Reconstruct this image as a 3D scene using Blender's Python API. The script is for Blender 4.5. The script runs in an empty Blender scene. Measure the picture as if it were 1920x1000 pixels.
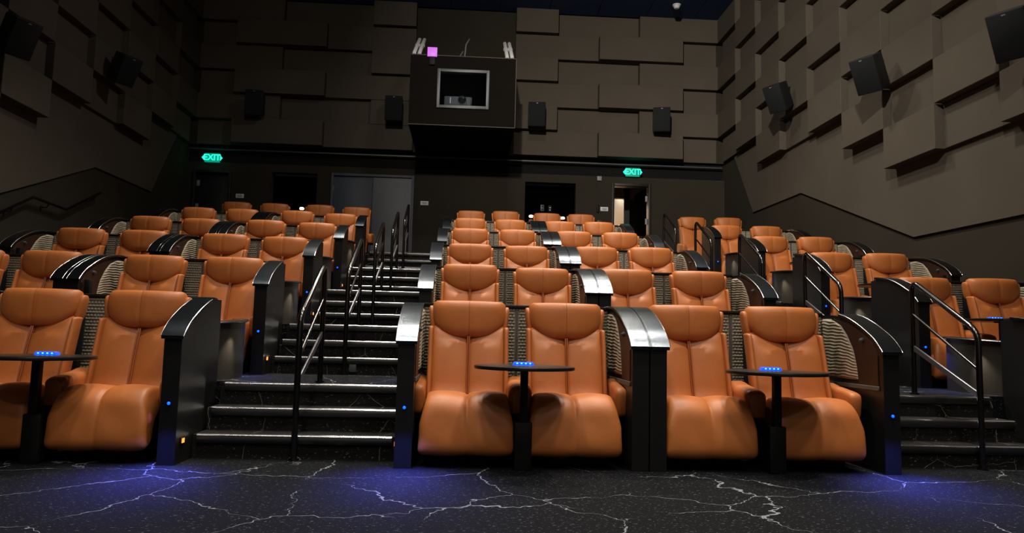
import bpy, bmesh, math, random
from math import sin, cos, pi, radians, sqrt, exp
from mathutils import Vector, Matrix
random.seed(7)
C = bpy.context.scene.collection
SC = bpy.context.scene

# ------------------------------------------------------------------ camera
F_PX, YAW, PIT, ROLL, CAM_H = 1384.96, 0.0598, 0.0954, 0.0238, 0.8355
def make_camera():
    cy, sy, cp, sp = cos(YAW), sin(YAW), cos(PIT), sin(PIT)
    right = Vector((cy, -sy, 0))
    fwd0 = Vector((sy, cy, 0)); upw = Vector((0, 0, 1))
    fwd = fwd0 * cp + upw * sp
    up = upw * cp - fwd0 * sp
    c, s = cos(ROLL), sin(ROLL)
    r2 = right * c + up * s
    u2 = up * c - right * s
    m = Matrix.Identity(4)
    for i in range(3):
        m[i][0] = r2[i]; m[i][1] = u2[i]; m[i][2] = -fwd[i]
    m[2][3] = CAM_H
    cd = bpy.data.cameras.new('camera'); co = bpy.data.objects.new('camera', cd)
    cd.sensor_width = 36.0; cd.sensor_fit = 'HORIZONTAL'; cd.lens = F_PX * 36.0 / 1920.0
    cd.clip_start = 0.05; cd.clip_end = 200
    co.matrix_world = m
    C.objects.link(co); SC.camera = co
make_camera()

# ------------------------------------------------------------------ world, exposure, lights
w = bpy.data.worlds.new('world'); SC.world = w; w.use_nodes = True
w.node_tree.nodes['Background'].inputs[0].default_value = (0.45, 0.5, 0.6, 1)
w.node_tree.nodes['Background'].inputs[1].default_value = 0.004
vs = SC.view_settings
SC.display_settings.display_device = 'sRGB'
vs.view_transform = 'Standard'; vs.look = 'None'; vs.gamma = 1.0; vs.exposure = 0.0
vs.use_curve_mapping = False

def area(name, loc, size, power, col, rot=(0, 0, 0), spread=160, shape='DISK', size_y=None):
    l = bpy.data.lights.new(name, 'AREA'); l.energy = power; l.color = col; l.shape = shape; l.size = size
    if size_y: l.size_y = size_y
    l.spread = radians(spread)
    o = bpy.data.objects.new(name, l); o.location = loc; o.rotation_euler = rot; C.objects.link(o)
    return o
def spot(name, loc, target, power, col, angle, blend=1.0, radius=0.02):
    l = bpy.data.lights.new(name, 'SPOT'); l.energy = power; l.color = col; l.spot_size = radians(angle)
    l.spot_blend = blend; l.shadow_soft_size = radius
    o = bpy.data.objects.new(name, l); o.location = loc
    o.rotation_euler = (Vector(target) - Vector(loc)).to_track_quat('-Z', 'Y').to_euler()
    C.objects.link(o); return o
def point(name, loc, power, col, radius=0.02):
    l = bpy.data.lights.new(name, 'POINT'); l.energy = power; l.color = col; l.shadow_soft_size = radius
    o = bpy.data.objects.new(name, l); o.location = loc; C.objects.link(o); return o

WARM = (1.0, 0.90, 0.77)
for (x, y, p, sp) in [(-1.0, -5.2, 80, 150), (3.0, -5.2, 80, 150), (-1.0, -2.8, 70, 124), (2.6, -2.8, 60, 100), (-1.0, 0.2, 72, 106), (2.5, 0.2, 80, 98), (-1.0, 3.3, 92, 108), (2.5, 3.3, 105, 98),  # pairs farthest forward are added, to light the screen and fill shadows
                      (-1.0, 7.2, 160, 112), (2.6, 7.2, 140, 98), (0.8, 10.8, 140, 165), (2.6, 11.2, 120, 98), (-2.0, 11.0, 95, 96),
                      (-3.4, 5.4, 9, 105)]:
    area('ceiling_downlight_and_fill', (x, y, 8.68), 0.6, p, WARM, spread=sp)
# house floodlight at the front of the ceiling, turned towards the back right corner
def flood(loc, target, p, sp):
    d = (Vector(target) - Vector(loc)).to_track_quat('-Z', 'Y').to_euler()
    area('house_floodlight', loc, 0.4, p, WARM, rot=d, spread=sp)
flood((-1.2, -0.5, 8.4), (5.0, 14.5, 6.0), 190, 58)
flood((-0.6, 0.5, 8.4), (-3.0, 17.0, 6.2), 9, 46)

# ------------------------------------------------------------------ colour + materials
def lin(r, g, b):
    f = lambda c: (c / 255 / 12.92) if c / 255 <= 0.04045 else ((c / 255 + 0.055) / 1.055) ** 2.4
    return (f(r), f(g), f(b), 1)
class NT:
    def __init__(s, name):
        s.m = bpy.data.materials.new(name); s.m.use_nodes = True; s.t = s.m.node_tree
        s.b = s.t.nodes['Principled BSDF']
    def n(s, typ, **kw):
        nd = s.t.nodes.new(typ)
        for k, v in kw.items():
            if k.startswith('i_'):
                key = k[2:]; key = int(key) if key.isdigit() else key.replace('_', ' ')
                nd.inputs[key].default_value = v
            else: setattr(nd, k, v)
        return nd
    def l(s, a, b): s.t.links.new(a, b)
    def set(s, **kw):
        for k, v in kw.items(): s.b.inputs[k.replace('_', ' ')].default_value = v
        return s
def simple(name, col, rough=0.5, metal=0.0, noise=0.0, nscale=20, bump=0.0, bscale=120, coat=0.0, spec=0.5, stretch=None):
    t = NT(name); t.set(Base_Color=col, Roughness=rough, Metallic=metal)
    t.b.inputs['Specular IOR Level'].default_value = spec
    t.b.inputs['Coat Weight'].default_value = coat
    tc = t.n('ShaderNodeTexCoord')
    src = tc.outputs['Object']
    if stretch:
        mp = t.n('ShaderNodeMapping'); mp.inputs['Scale'].default_value = stretch
        t.l(src, mp.inputs['Vector']); src = mp.outputs['Vector']
    if noise > 0:
        nz = t.n('ShaderNodeTexNoise', i_Scale=nscale, i_Detail=4.0); t.l(src, nz.inputs['Vector'])
        mx = t.n('ShaderNodeMix', data_type='RGBA', blend_type='MULTIPLY')
        mx.inputs[0].default_value = 1.0
        rp = t.n('ShaderNodeMapRange'); rp.inputs['To Min'].default_value = 1 - noise; rp.inputs['To Max'].default_value = 1 + noise
        t.l(nz.outputs['Fac'], rp.inputs['Value'])
        mx.inputs[6].default_value = col
        t.l(rp.outputs['Result'], mx.inputs[7]); t.l(mx.outputs[2], t.b.inputs['Base Color'])
    if bump > 0:
        nb = t.n('ShaderNodeTexNoise', i_Scale=bscale, i_Detail=3.0); t.l(src, nb.inputs['Vector'])
        bp = t.n('ShaderNodeBump', i_Strength=bump, i_Distance=0.002); t.l(nb.outputs['Fac'], bp.inputs['Height'])
        t.l(bp.outputs['Normal'], t.b.inputs['Normal'])
    return t.m
def emit(name, col, strength, base=(0.02, 0.02, 0.02, 1)):
    t = NT(name); t.set(Base_Color=base, Roughness=0.4)
    t.b.inputs['Emission Color'].default_value = col; t.b.inputs['Emission Strength'].default_value = strength
    return t.m

def leather_mat():
    t = NT('tan_leather'); t.set(Roughness=0.46)
    t.b.inputs['Specular IOR Level'].default_value = 0.38
    tc = t.n('ShaderNodeTexCoord')
    n1 = t.n('ShaderNodeTexNoise', i_Scale=5.0, i_Detail=3.0); t.l(tc.outputs['Object'], n1.inputs['Vector'])
    cr = t.n('ShaderNodeValToRGB'); t.l(n1.outputs['Fac'], cr.inputs['Fac'])
    cr.color_ramp.elements[0].position = 0.3; cr.color_ramp.elements[0].color = lin(168, 96, 46)
    cr.color_ramp.elements[1].position = 0.72; cr.color_ramp.elements[1].color = lin(182, 108, 55)
    t.l(cr.outputs['Color'], t.b.inputs['Base Color'])
    v = t.n('ShaderNodeTexVoronoi', i_Scale=330.0); t.l(tc.outputs['Object'], v.inputs['Vector'])
    n2 = t.n('ShaderNodeTexNoise', i_Scale=24.0, i_Detail=3.0); t.l(tc.outputs['Object'], n2.inputs['Vector'])
    b1 = t.n('ShaderNodeBump', i_Strength=0.18, i_Distance=0.001); t.l(v.outputs['Distance'], b1.inputs['Height'])
    b2 = t.n('ShaderNodeBump', i_Strength=0.16, i_Distance=0.006); t.l(n2.outputs['Fac'], b2.inputs['Height'])
    t.l(b1.outputs['Normal'], b2.inputs['Normal']); t.l(b2.outputs['Normal'], t.b.inputs['Normal'])
    return t.m

def carpet_mat(name, base, vein, scale, width, warp=0.16):
    t = NT(name); t.set(Roughness=0.95); t.b.inputs['Specular IOR Level'].default_value = 0.12
    g = t.n('ShaderNodeNewGeometry')
    src = g.outputs['Position']
    nz = t.n('ShaderNodeTexNoise', i_Scale=2.2, i_Detail=4.0, i_Roughness=0.65); t.l(src, nz.inputs['Vector'])
    ad = t.n('ShaderNodeMix', data_type='RGBA', blend_type='LINEAR_LIGHT'); ad.inputs[0].default_value = warp
    t.l(src, ad.inputs[6]); t.l(nz.outputs['Color'], ad.inputs[7])
    vo = t.n('ShaderNodeTexVoronoi', feature='DISTANCE_TO_EDGE', i_Scale=scale, i_Randomness=1.0); t.l(ad.outputs[2], vo.inputs['Vector'])
    # broken veins: gate the line width by a large noise
    n2 = t.n('ShaderNodeTexNoise', i_Scale=1.7, i_Detail=2.0); t.l(src, n2.inputs['Vector'])
    wr = t.n('ShaderNodeMapRange'); wr.inputs['From Min'].default_value = 0.38; wr.inputs['From Max'].default_value = 0.66
    wr.inputs['To Min'].default_value = 0.0; wr.inputs['To Max'].default_value = width
    t.l(n2.outputs['Fac'], wr.inputs['Value'])
    lt = t.n('ShaderNodeMath', operation='LESS_THAN'); t.l(vo.outputs['Distance'], lt.inputs[0]); t.l(wr.outputs['Result'], lt.inputs[1])
    # flecks
    mp = t.n('ShaderNodeMapping'); mp.inputs['Scale'].default_value = (0.55, 1.3, 1.0); mp.inputs['Rotation'].default_value = (0, 0, 0.2)
    t.l(src, mp.inputs['Vector'])
    n3 = t.n('ShaderNodeTexNoise', i_Scale=78.0, i_Detail=2.0, i_Roughness=0.6); t.l(mp.outputs['Vector'], n3.inputs['Vector'])
    gt = t.n('ShaderNodeMapRange'); gt.inputs['From Min'].default_value = 0.635; gt.inputs['From Max'].default_value = 0.69
    gt.inputs['To Max'].default_value = 0.55
    t.l(n3.outputs['Fac'], gt.inputs['Value'])
    mxm = t.n('ShaderNodeMath', operation='MAXIMUM'); t.l(lt.outputs[0], mxm.inputs[0]); t.l(gt.outputs['Result'], mxm.inputs[1])
    n4 = t.n('ShaderNodeTexNoise', i_Scale=260.0, i_Detail=2.0); t.l(src, n4.inputs['Vector'])
    cb = t.n('ShaderNodeMix', data_type='RGBA'); cb.inputs[6].default_value = tuple(0.6 * c for c in base[:3]) + (1,)
    cb.inputs[7].default_value = tuple(1.5 * c for c in base[:3]) + (1,)
    t.l(n4.outputs['Fac'], cb.inputs[0])
    mx = t.n('ShaderNodeMix', data_type='RGBA'); t.l(mxm.outputs[0], mx.inputs[0]); t.l(cb.outputs[2], mx.inputs[6]); mx.inputs[7].default_value = vein
    t.l(mx.outputs[2], t.b.inputs['Base Color'])
    bp = t.n('ShaderNodeBump', i_Strength=0.5, i_Distance=0.004); t.l(n4.outputs['Fac'], bp.inputs['Height']); t.l(bp.outputs['Normal'], t.b.inputs['Normal'])
    return t.m

M = {}
M['leather'] = leather_mat()
M['welt'] = simple('leather_welt', lin(150, 78, 28), 0.5)
M['carpet'] = carpet_mat('dark_veined_carpet', lin(9, 11, 15), lin(116, 122, 128), 1.3, 0.0062)
M['riser'] = carpet_mat('veined_step_carpet', lin(24, 24, 24), lin(120, 116, 108), 2.0, 0.006, 0.05)
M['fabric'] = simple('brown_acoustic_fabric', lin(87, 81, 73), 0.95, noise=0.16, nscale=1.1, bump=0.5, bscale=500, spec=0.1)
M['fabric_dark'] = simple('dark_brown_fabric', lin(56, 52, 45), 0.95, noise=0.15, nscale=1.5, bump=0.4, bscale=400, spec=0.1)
M['booth_fabric'] = simple('shaded_booth_fabric', lin(25, 23, 21), 0.95, noise=0.15, nscale=1.5, bump=0.4, bscale=400, spec=0.1)  # lack of direct light on the booth is put into this darker colour
M['black_fabric'] = simple('black_wall_fabric', lin(26, 26, 26), 0.9, noise=0.2, spec=0.15)
M['ceiling'] = simple('dark_blue_ceiling', lin(70, 92, 136), 0.9, noise=0.15, spec=0.1)
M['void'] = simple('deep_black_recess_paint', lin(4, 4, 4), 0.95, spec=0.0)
M['laminate'] = simple('black_wood_laminate', lin(17, 18, 19), 0.38, noise=0.35, nscale=9, stretch=(14, 14, 0.5), spec=0.4)
M['laminate_drum'] = simple('charcoal_laminate', lin(44, 42, 38), 0.34, noise=0.3, nscale=9, stretch=(14, 14, 0.4), spec=0.6)
M['cap'] = simple('brushed_dark_metal', (0.10, 0.118, 0.135, 1), 0.25, metal=1.0, noise=0.5, nscale=24, stretch=(1, 12, 12), bump=0.2, bscale=40)
M['ledge'] = simple('dark_ledge_laminate', lin(24, 24, 24), 0.3)
M['edge'] = simple('bright_metal_edge', (0.7, 0.72, 0.74, 1), 0.22, metal=1.0)
M['brown'] = simple('brown_wood_panel', lin(44, 27, 19), 0.42, noise=0.3, nscale=6, stretch=(6, 6, 0.6))
M['taupe'] = simple('taupe_studded_felt', lin(150, 142, 125), 0.85, noise=0.1, bump=0.3, bscale=300, spec=0.2)
M['taupe_dark'] = simple('grey_stud_panel', lin(150, 143, 127), 0.8, noise=0.1, bump=0.3, bscale=300, spec=0.2)
M['strip'] = simple('grey_trim_strip', lin(80, 75, 67), 0.7)
M['black'] = simple('matt_black_plastic', lin(7, 7, 8), 0.6, spec=0.3)
M['black_metal'] = simple('gloss_black_metal', lin(9, 9, 10), 0.2, spec=0.7, coat=0.4)
M['rail_bar'] = simple('dull_steel_bar', (0.32, 0.33, 0.35, 1), 0.4, metal=1.0)
M['nosing'] = simple('aluminium_step_nosing', (0.52, 0.52, 0.53, 1), 0.22, metal=1.0, noise=0.12, nscale=8, stretch=(0.3, 4, 4))
M['nosing_band'] = simple('dark_metal_nosing_band', (0.13, 0.13, 0.125, 1), 0.36, metal=1.0)
M['speaker'] = simple('black_speaker_cabinet', lin(17, 18, 20), 0.6, noise=0.15)
M['grille'] = simple('speaker_grille_cloth', lin(22, 26, 30), 0.8, bump=0.6, bscale=600, spec=0.3)
M['white'] = simple('white_painted_metal', lin(225, 230, 235), 0.4)
M['silver'] = simple('silver_pipe', lin(248, 250, 253), 0.35)
M['grey'] = simple('grey_plastic', lin(140, 142, 146), 0.5)
M['darkgrey'] = simple('dark_grey_metal', lin(70, 74, 80), 0.45)
M['sign'] = simple('pale_sign_plate', lin(226, 230, 236), 0.5)
M['sign_ink'] = simple('sign_print', lin(120, 126, 134), 0.6)
M['door_dark'] = simple('blue_grey_door_veneer', lin(72, 80, 94), 0.55, noise=0.25, nscale=8, stretch=(12, 12, 0.5))
M['door_light'] = simple('grey_door_veneer', lin(118, 123, 133), 0.55, noise=0.25, nscale=8, stretch=(12, 12, 0.5))
M['door_black'] = simple('black_door_veneer', lin(17, 18, 20), 0.5)
M['beige'] = simple('beige_painted_wall', lin(226, 200, 168), 0.8)
M['frame'] = simple('satin_window_frame', lin(92, 97, 102), 0.45, metal=0.4)
M['projector'] = simple('projector_case', lin(86, 90, 96), 0.5)
M['lens'] = simple('lens_glass', lin(10, 12, 18), 0.08, spec=0.8)
M['led_blue'] = emit('blue_led', (0.0, 0.05, 1.0, 1), 5)
M['led_blue_strip'] = emit('blue_led_strip', (0.0, 0.06, 1.0, 1), 2.2)
M['led_cyan'] = emit('bright_blue_led_dot', (0.05, 0.45, 1.0, 1), 6)
M['led_orange'] = emit('orange_step_light', (1.0, 0.28, 0.04, 1), 2.2)
M['exit_green'] = emit('green_exit_letters', (0.02, 0.95, 0.62, 1), 1.5)
M['exit_core'] = emit('green_exit_glow', (0.0, 0.45, 0.27, 1), 0.7)
M['magenta'] = emit('magenta_lit_panel', (0.70, 0.17, 0.87, 1), 1.0)
M['lamp_warm'] = emit('warm_lamp_glow', (1.0, 0.72, 0.42, 1), 6)
M['tube_white'] = emit('white_tube_lamp', (1.0, 0.9, 0.75, 1), 3)
def glass_mat():
    t = NT('booth_window_glass'); t.set(Base_Color=(0.9, 0.95, 1, 1), Roughness=0.02)
    t.b.inputs['Transmission Weight'].default_value = 1.0; t.b.inputs['IOR'].default_value = 1.45
    return t.m
M['glass'] = glass_mat()

# ------------------------------------------------------------------ mesh builder
class MB:
    def __init__(s): s.v = []; s.f = []
    def add(s, vs, fs):
        o = len(s.v); s.v += [tuple(q) for q in vs]; s.f += [tuple(i + o for i in q) for q in fs]; return s
    def box(s, x0, x1, y0, y1, z0, z1):
        v = [(x0, y0, z0), (x1, y0, z0), (x1, y1, z0), (x0, y1, z0), (x0, y0, z1), (x1, y0, z1), (x1, y1, z1), (x0, y1, z1)]
        return s.add(v, [(0, 3, 2, 1), (4, 5, 6, 7), (0, 1, 5, 4), (1, 2, 6, 5), (2, 3, 7, 6), (3, 0, 4, 7)])
    def prism(s, poly, axis, a, b):
        """extrude polygon along axis. axis 'x': poly=(y,z); 'y': (x,z); 'z': (x,y)"""
        P = {'x': lambda p, t: (t, p[0], p[1]), 'y': lambda p, t: (p[0], t, p[1]), 'z': lambda p, t: (p[0], p[1], t)}[axis]
        n = len(poly); v = [P(p, a) for p in poly] + [P(p, b) for p in poly]
        f = [tuple(range(n))[::-1], tuple(range(n, 2 * n))] + [(i, (i + 1) % n, n + (i + 1) % n, n + i) for i in range(n)]
        return s.add(v, f)
    def loft(s, rings, close=True, caps=True):
        n = len(rings[0]); v = [p for r in rings for p in r]; f = []
        m = n if close else n - 1
        for k in range(len(rings) - 1):
            for i in range(m):
                j = (i + 1) % n
                f.append((k * n + i, k * n + j, (k + 1) * n + j, (k + 1) * n + i))
        if caps and close:
            f.append(tuple(range(n))[::-1]); f.append(tuple((len(rings) - 1) * n + i for i in range(n)))
        return s.add(v, f)
    def tube(s, path, r, seg=10, caps=True):
        path = [Vector(p) for p in path]; rings = []
        ref = None
        for i, p in enumerate(path):
            a = path[max(i - 1, 0)]; b = path[min(i + 1, len(path) - 1)]
            t = (b - a).normalized()
            if ref is None:
                ref = t.orthogonal().normalized()
            ref = (ref - t * ref.dot(t)).normalized()
            bi = t.cross(ref)
            rr = r[i] if isinstance(r, (list, tuple)) else r
            rings.append([tuple(p + ref * (rr * cos(2 * pi * k / seg)) + bi * (rr * sin(2 * pi * k / seg))) for k in range(seg)])
        return s.loft(rings, True, caps)
    def cyl(s, c, r, h, axis='z', seg=20, r2=None):
        r2 = r if r2 is None else r2; rings = []
        for t, rr in ((0, r), (h, r2)):
            ring = []
            for k in range(seg):
                a = 2 * pi * k / seg; u, w_ = rr * cos(a), rr * sin(a)
                ring.append({'z': (c[0] + u, c[1] + w_, c[2] + t), 'y': (c[0] + u, c[1] + t, c[2] + w_), 'x': (c[0] + t, c[1] + u, c[2] + w_)}[axis])
            rings.append(ring)
        return s.loft(rings)
    def pillow(s, c, h, e=0.5, nu=18, nv=12, fn=None):
        """superellipsoid cushion: centre c, half sizes h, exponent e (small = boxy)"""
        pw = lambda q: math.copysign(abs(q) ** e, q)
        rings = []
        for i in range(nv + 1):
            ph = -pi / 2 + pi * i / nv
            ph = max(min(ph, pi / 2 - 1e-3), -pi / 2 + 1e-3)
            ring = []
            for k in range(nu):
                th = 2 * pi * k / nu
                p = (h[0] * pw(cos(ph)) * pw(cos(th)), h[1] * pw(cos(ph)) * pw(sin(th)), h[2] * pw(sin(ph)))
                p = (c[0] + p[0], c[1] + p[1], c[2] + p[2])
                ring.append(fn(p) if fn else p)
            rings.append(ring)
        return s.loft(rings)
    def mesh(s, name, mat, bevel=0.0, segs=2, smooth=40):
        me = bpy.data.meshes.new(name); me.from_pydata(s.v, [], s.f); me.update()
        bm = bmesh.new(); bm.from_mesh(me)
        bmesh.ops.recalc_face_normals(bm, faces=bm.faces)
        if bevel > 0:
            es = [e for e in bm.edges if len(e.link_faces) == 2 and e.calc_face_angle(0) > radians(35)]
            bmesh.ops.bevel(bm, geom=es, offset=bevel, offset_type='OFFSET', segments=segs, profile=0.5, affect='EDGES', clamp_overlap=True)
        bm.to_mesh(me); bm.free()
        for mt in (mat if isinstance(mat, (list, tuple)) else [mat]): me.materials.append(mt)
        if smooth:
            me.polygons.foreach_set('use_smooth', [True] * len(me.polygons))
            me.set_sharp_from_angle(angle=radians(smooth))
        return me

def empty(name, label, cat, loc=(0, 0, 0), group=None, rot=None):
    o = bpy.data.objects.new(name, None); o.empty_display_size = 0.1; o.location = loc
    if rot: o.rotation_euler = rot
    C.objects.link(o); o['label'] = label; o['category'] = cat
    if group: o['group'] = group
    return o
def part(name, me, parent, loc=(0, 0, 0), rot=None, label=None, kind=None, scale=None):
    o = bpy.data.objects.new(name, me); C.objects.link(o); o.parent = parent; o.location = loc
    if rot: o.rotation_euler = rot
    if scale: o.scale = scale
    if label: o['label'] = label
    if kind: o['kind'] = kind
    return o
def solo(name, me, label, cat, loc=(0, 0, 0), group=None, rot=None):
    o = bpy.data.objects.new(name, me); C.objects.link(o); o.location = loc
    if rot: o.rotation_euler = rot
    o['label'] = label; o['category'] = cat
    if group: o['group'] = group
    return o
def struct(name, me, parent=None, loc=(0, 0, 0), label=None):
    o = bpy.data.objects.new(name, me); C.objects.link(o); o.location = loc
    if parent: o.parent = parent
    else: o['kind'] = 'structure'
    if label: o['label'] = label
    return o

def catmull(pts, n, closed=True):
    out = []; m = len(pts)
    rng = m if closed else m - 1
    for i in range(rng):
        if closed: p0, p1, p2, p3 = pts[(i - 1) % m], pts[i], pts[(i + 1) % m], pts[(i + 2) % m]
        else: p0, p1, p2, p3 = pts[max(i - 1, 0)], pts[i], pts[i + 1], pts[min(i + 2, m - 1)]
        for k in range(n):
            t = k / n
            out.append(tuple(0.5 * (2 * p1[d] + (p2[d] - p0[d]) * t + (2 * p0[d] - 5 * p1[d] + 4 * p2[d] - p3[d]) * t * t + (3 * p1[d] - p0[d] - 3 * p2[d] + p3[d]) * t ** 3) for d in range(len(p1))))
    if not closed: out.append(pts[-1])
    return out
def inset(loop, d):
    """inset closed (y,z) loop by d(i)"""
    n = len(loop); ar = sum(loop[i][0] * loop[(i + 1) % n][1] - loop[(i + 1) % n][0] * loop[i][1] for i in range(n))
    sg = 1 if ar > 0 else -1; out = []
    for i in range(n):
        a, b = loop[i - 1], loop[(i + 1) % n]
        tx, ty = b[0] - a[0], b[1] - a[1]; L = sqrt(tx * tx + ty * ty) or 1
        dd = d(i) if callable(d) else d
        out.append((loop[i][0] - sg * ty / L * dd, loop[i][1] + sg * tx / L * dd))
    return out
def sweep_x(loop, stations, hw, r, extra=None):
    """cushion: sweep closed (y,z) loop across x; hw(i)= half width at loop point, r edge rounding radius"""
    rings = []
    for s in stations:
        a = abs(s); k = 0.0
        # distance from the end measured in the average half width
        W = sum(hw(p) for p in loop) / len(loop); dist = W * (1 - a)
        d = 0.0
        if dist < r: q = 1 - dist / r; d = r * (1 - sqrt(max(0, 1 - q * q))) * 0.9
        lp = inset(loop, lambda i: d + (extra(s * hw(loop[i]), loop[i]) if extra else 0))
        rings.append([(s * hw(loop[i]), lp[i][0], lp[i][1]) for i in range(len(loop))])
    return MB().loft(rings)
ST = [-1, -.985, -.96, -.92, -.86, -.78, -.66, -.52, -.38, -.24, -.12, -.06, -.03, 0, .03, .06, .12, .24, .38, .52, .66, .78, .86, .92, .96, .985, 1]
STS = [-1, -.95, -.85, -.7, -.4, 0, .4, .7, .85, .95, 1]

# ------------------------------------------------------------------ layout constants
P_ROW, R_ROW = 1.8884, 0.4564
NOSE, TREAD = 5.55, 0.255           # nose of row-2 landing, tread depth
BACKY = 5.70                        # rear face of the front row pods
FLOOR6 = 5 * R_ROW
def row_y(k): return (k - 1) * P_ROW
def row_z(k): return (k - 1) * R_ROW
ROWN = {1: 'front row', 2: 'second row', 3: 'third row', 4: 'fourth row', 5: 'fifth row', 6: 'back row'}
LA = (-1.765, -0.44)                # left aisle x range
RA = (2.85, 4.08)                   # right aisle x range
WA = (-6.62, -5.24)                 # aisle along the left wall

# ------------------------------------------------------------------ room shell
XR = dict(proud=6.0, lvl=6.125, board=6.185, base=6.22)
XL = dict(proud=-6.45, lvl=-6.575, board=-6.635, base=-6.67)
ZC = 8.8
floor = struct('floor', MB().box(-6.8, 6.4, -7, 5.75, -0.1, 0).mesh('floor', M['carpet'], smooth=0))
ceil = struct('ceiling', MB().box(-6.9, 6.5, -7.2, 18.0, ZC + 0.03, ZC + 0.2).mesh('ceiling', M['black'], smooth=0))
tile = MB().box(-0.594, 0.594, -0.594, 0.594, 0, 0.03).mesh('ceiling_tile', M['ceiling'], bevel=0.006, segs=1, smooth=0)
for i in range(11):
    for j in range(4):
        part('ceiling_tile', tile, ceil, (-6.0 + i * 1.2, 16.85 - j * 1.2, ZC))
big_tile = MB().box(-6.6, 6.6, -7, 12.63, ZC, ZC + 0.03).mesh('ceiling_front_tiles', M['ceiling'], smooth=0)
part('ceiling_front_panel', big_tile, ceil)
struct('wall_front', MB().box(-6.9, 6.5, -7.2, -7.0, 0, ZC).mesh('wall_front', M['black_fabric'], smooth=0))

scr = empty('bounce_screen', 'large white unseen cinema screen on the front wall, added to bounce fill light', 'screen', (0, -6.9, 0))  # out of view, added as a bounce surface to soften the table shadows
part('sheet', MB().box(-5.6, 5.2, -0.03, 0.0, 1.2, 6.2).mesh('sheet', M['white'], smooth=0), scr)
part('masking', MB().box(-5.8, 5.4, -0.06, -0.03, 1.0, 6.4).mesh('masking', M['black'], smooth=0), scr)
# back wall: lower part with openings
DL = (-6.5, -5.62, 4.58); NL = (-4.69, -3.63, 4.59); DD = (-3.30, -1.34, 4.62); NR = (1.32, 2.55, 4.58); DR = (3.43, 4.39, 4.62)
mb = MB(); xs = -6.85
for (a, b, t) in (DL, NL, DD, NR, DR):
    mb.box(xs, a, 17.5, 17.7, FLOOR6, 4.78); mb.box(a, b, 17.5, 17.7, t, 4.78); xs = b
mb.box(xs, 6.4, 17.5, 17.7, FLOOR6, 4.78)
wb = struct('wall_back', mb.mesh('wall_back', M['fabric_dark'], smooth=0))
part('recess_band', MB().box(-6.85, 6.4, 17.62, 17.8, 4.78, 5.25).mesh('recess_band', M['black_fabric'], smooth=0), wb)
part('upper_backing', MB().box(-6.85, 6.4, 17.5, 17.8, 5.2, ZC).mesh('upper_backing', M['fabric_dark'], smooth=0), wb)
part('ledge_trim', MB().box(-6.6, 6.15, 17.44, 17.5, 5.06, 5.10).mesh('ledge_trim', M['darkgrey'], bevel=0.008, segs=1), wb)
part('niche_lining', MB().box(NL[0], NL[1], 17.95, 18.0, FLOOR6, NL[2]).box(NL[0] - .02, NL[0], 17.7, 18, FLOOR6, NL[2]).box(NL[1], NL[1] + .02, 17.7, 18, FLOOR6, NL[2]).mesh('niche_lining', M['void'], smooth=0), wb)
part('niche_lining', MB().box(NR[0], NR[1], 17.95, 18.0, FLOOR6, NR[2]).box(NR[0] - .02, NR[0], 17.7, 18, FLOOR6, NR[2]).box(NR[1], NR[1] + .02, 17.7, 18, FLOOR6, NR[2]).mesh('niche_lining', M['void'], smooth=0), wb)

pan_cache = {}
def panel_mesh(w_, h_, d_):
    k = (round(w_, 3), round(h_, 3), round(d_, 3))
    if k not in pan_cache:
        pan_cache[k] = MB().box(0, w_, -d_, 0, 0, h_).mesh('acoustic_panel', M['fabric'], bevel=0.006, segs=1, smooth=0)
    return pan_cache[k]
# back wall grid: columns left to right; level per (row parity)
XE = [-6.47, -5.6, -4.55, -3.5, -2.43, -1.40]          # left of the booth
LV_ODD_L = [1, 1, 0, 0, 2]; LV_EVEN_L = [0, 2, 2, 1, 1]
XE2 = [1.0, 2.03, 3.04, 4.06, 5.1, 6.02]
LV_ODD_R = [2, 0, 0, 1, 1]; LV_EVEN_R = [1, 1, 2, 2, 0]
YL = {0: 0.012, 1: 0.16, 2: 0.31}
def back_cells(xe, odd, even):
    for r in range(6):
        z1 = ZC - 0.6 * r - 0.004; lv = odd if r % 2 == 0 else even
        c = 0
        while c < len(lv):
            e = c
            # neighbours on the same level are one long board
            while e + 1 < len(lv) and lv[e + 1] == lv[c] and e - c < 1: e += 1
            d = YL[lv[c]]
            if r == 4 and xe is XE and c == 4: d = YL[1]
            me = panel_mesh(xe[e + 1] - xe[c] - 0.006, 0.592, d)
            part('acoustic_panel', me, wb, (xe[c] + 0.003, 17.5, z1 - 0.592))
            c = e + 1
back_cells(XE, LV_ODD_L, LV_EVEN_L); back_cells(XE2, LV_ODD_R, LV_EVEN_R)

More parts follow.
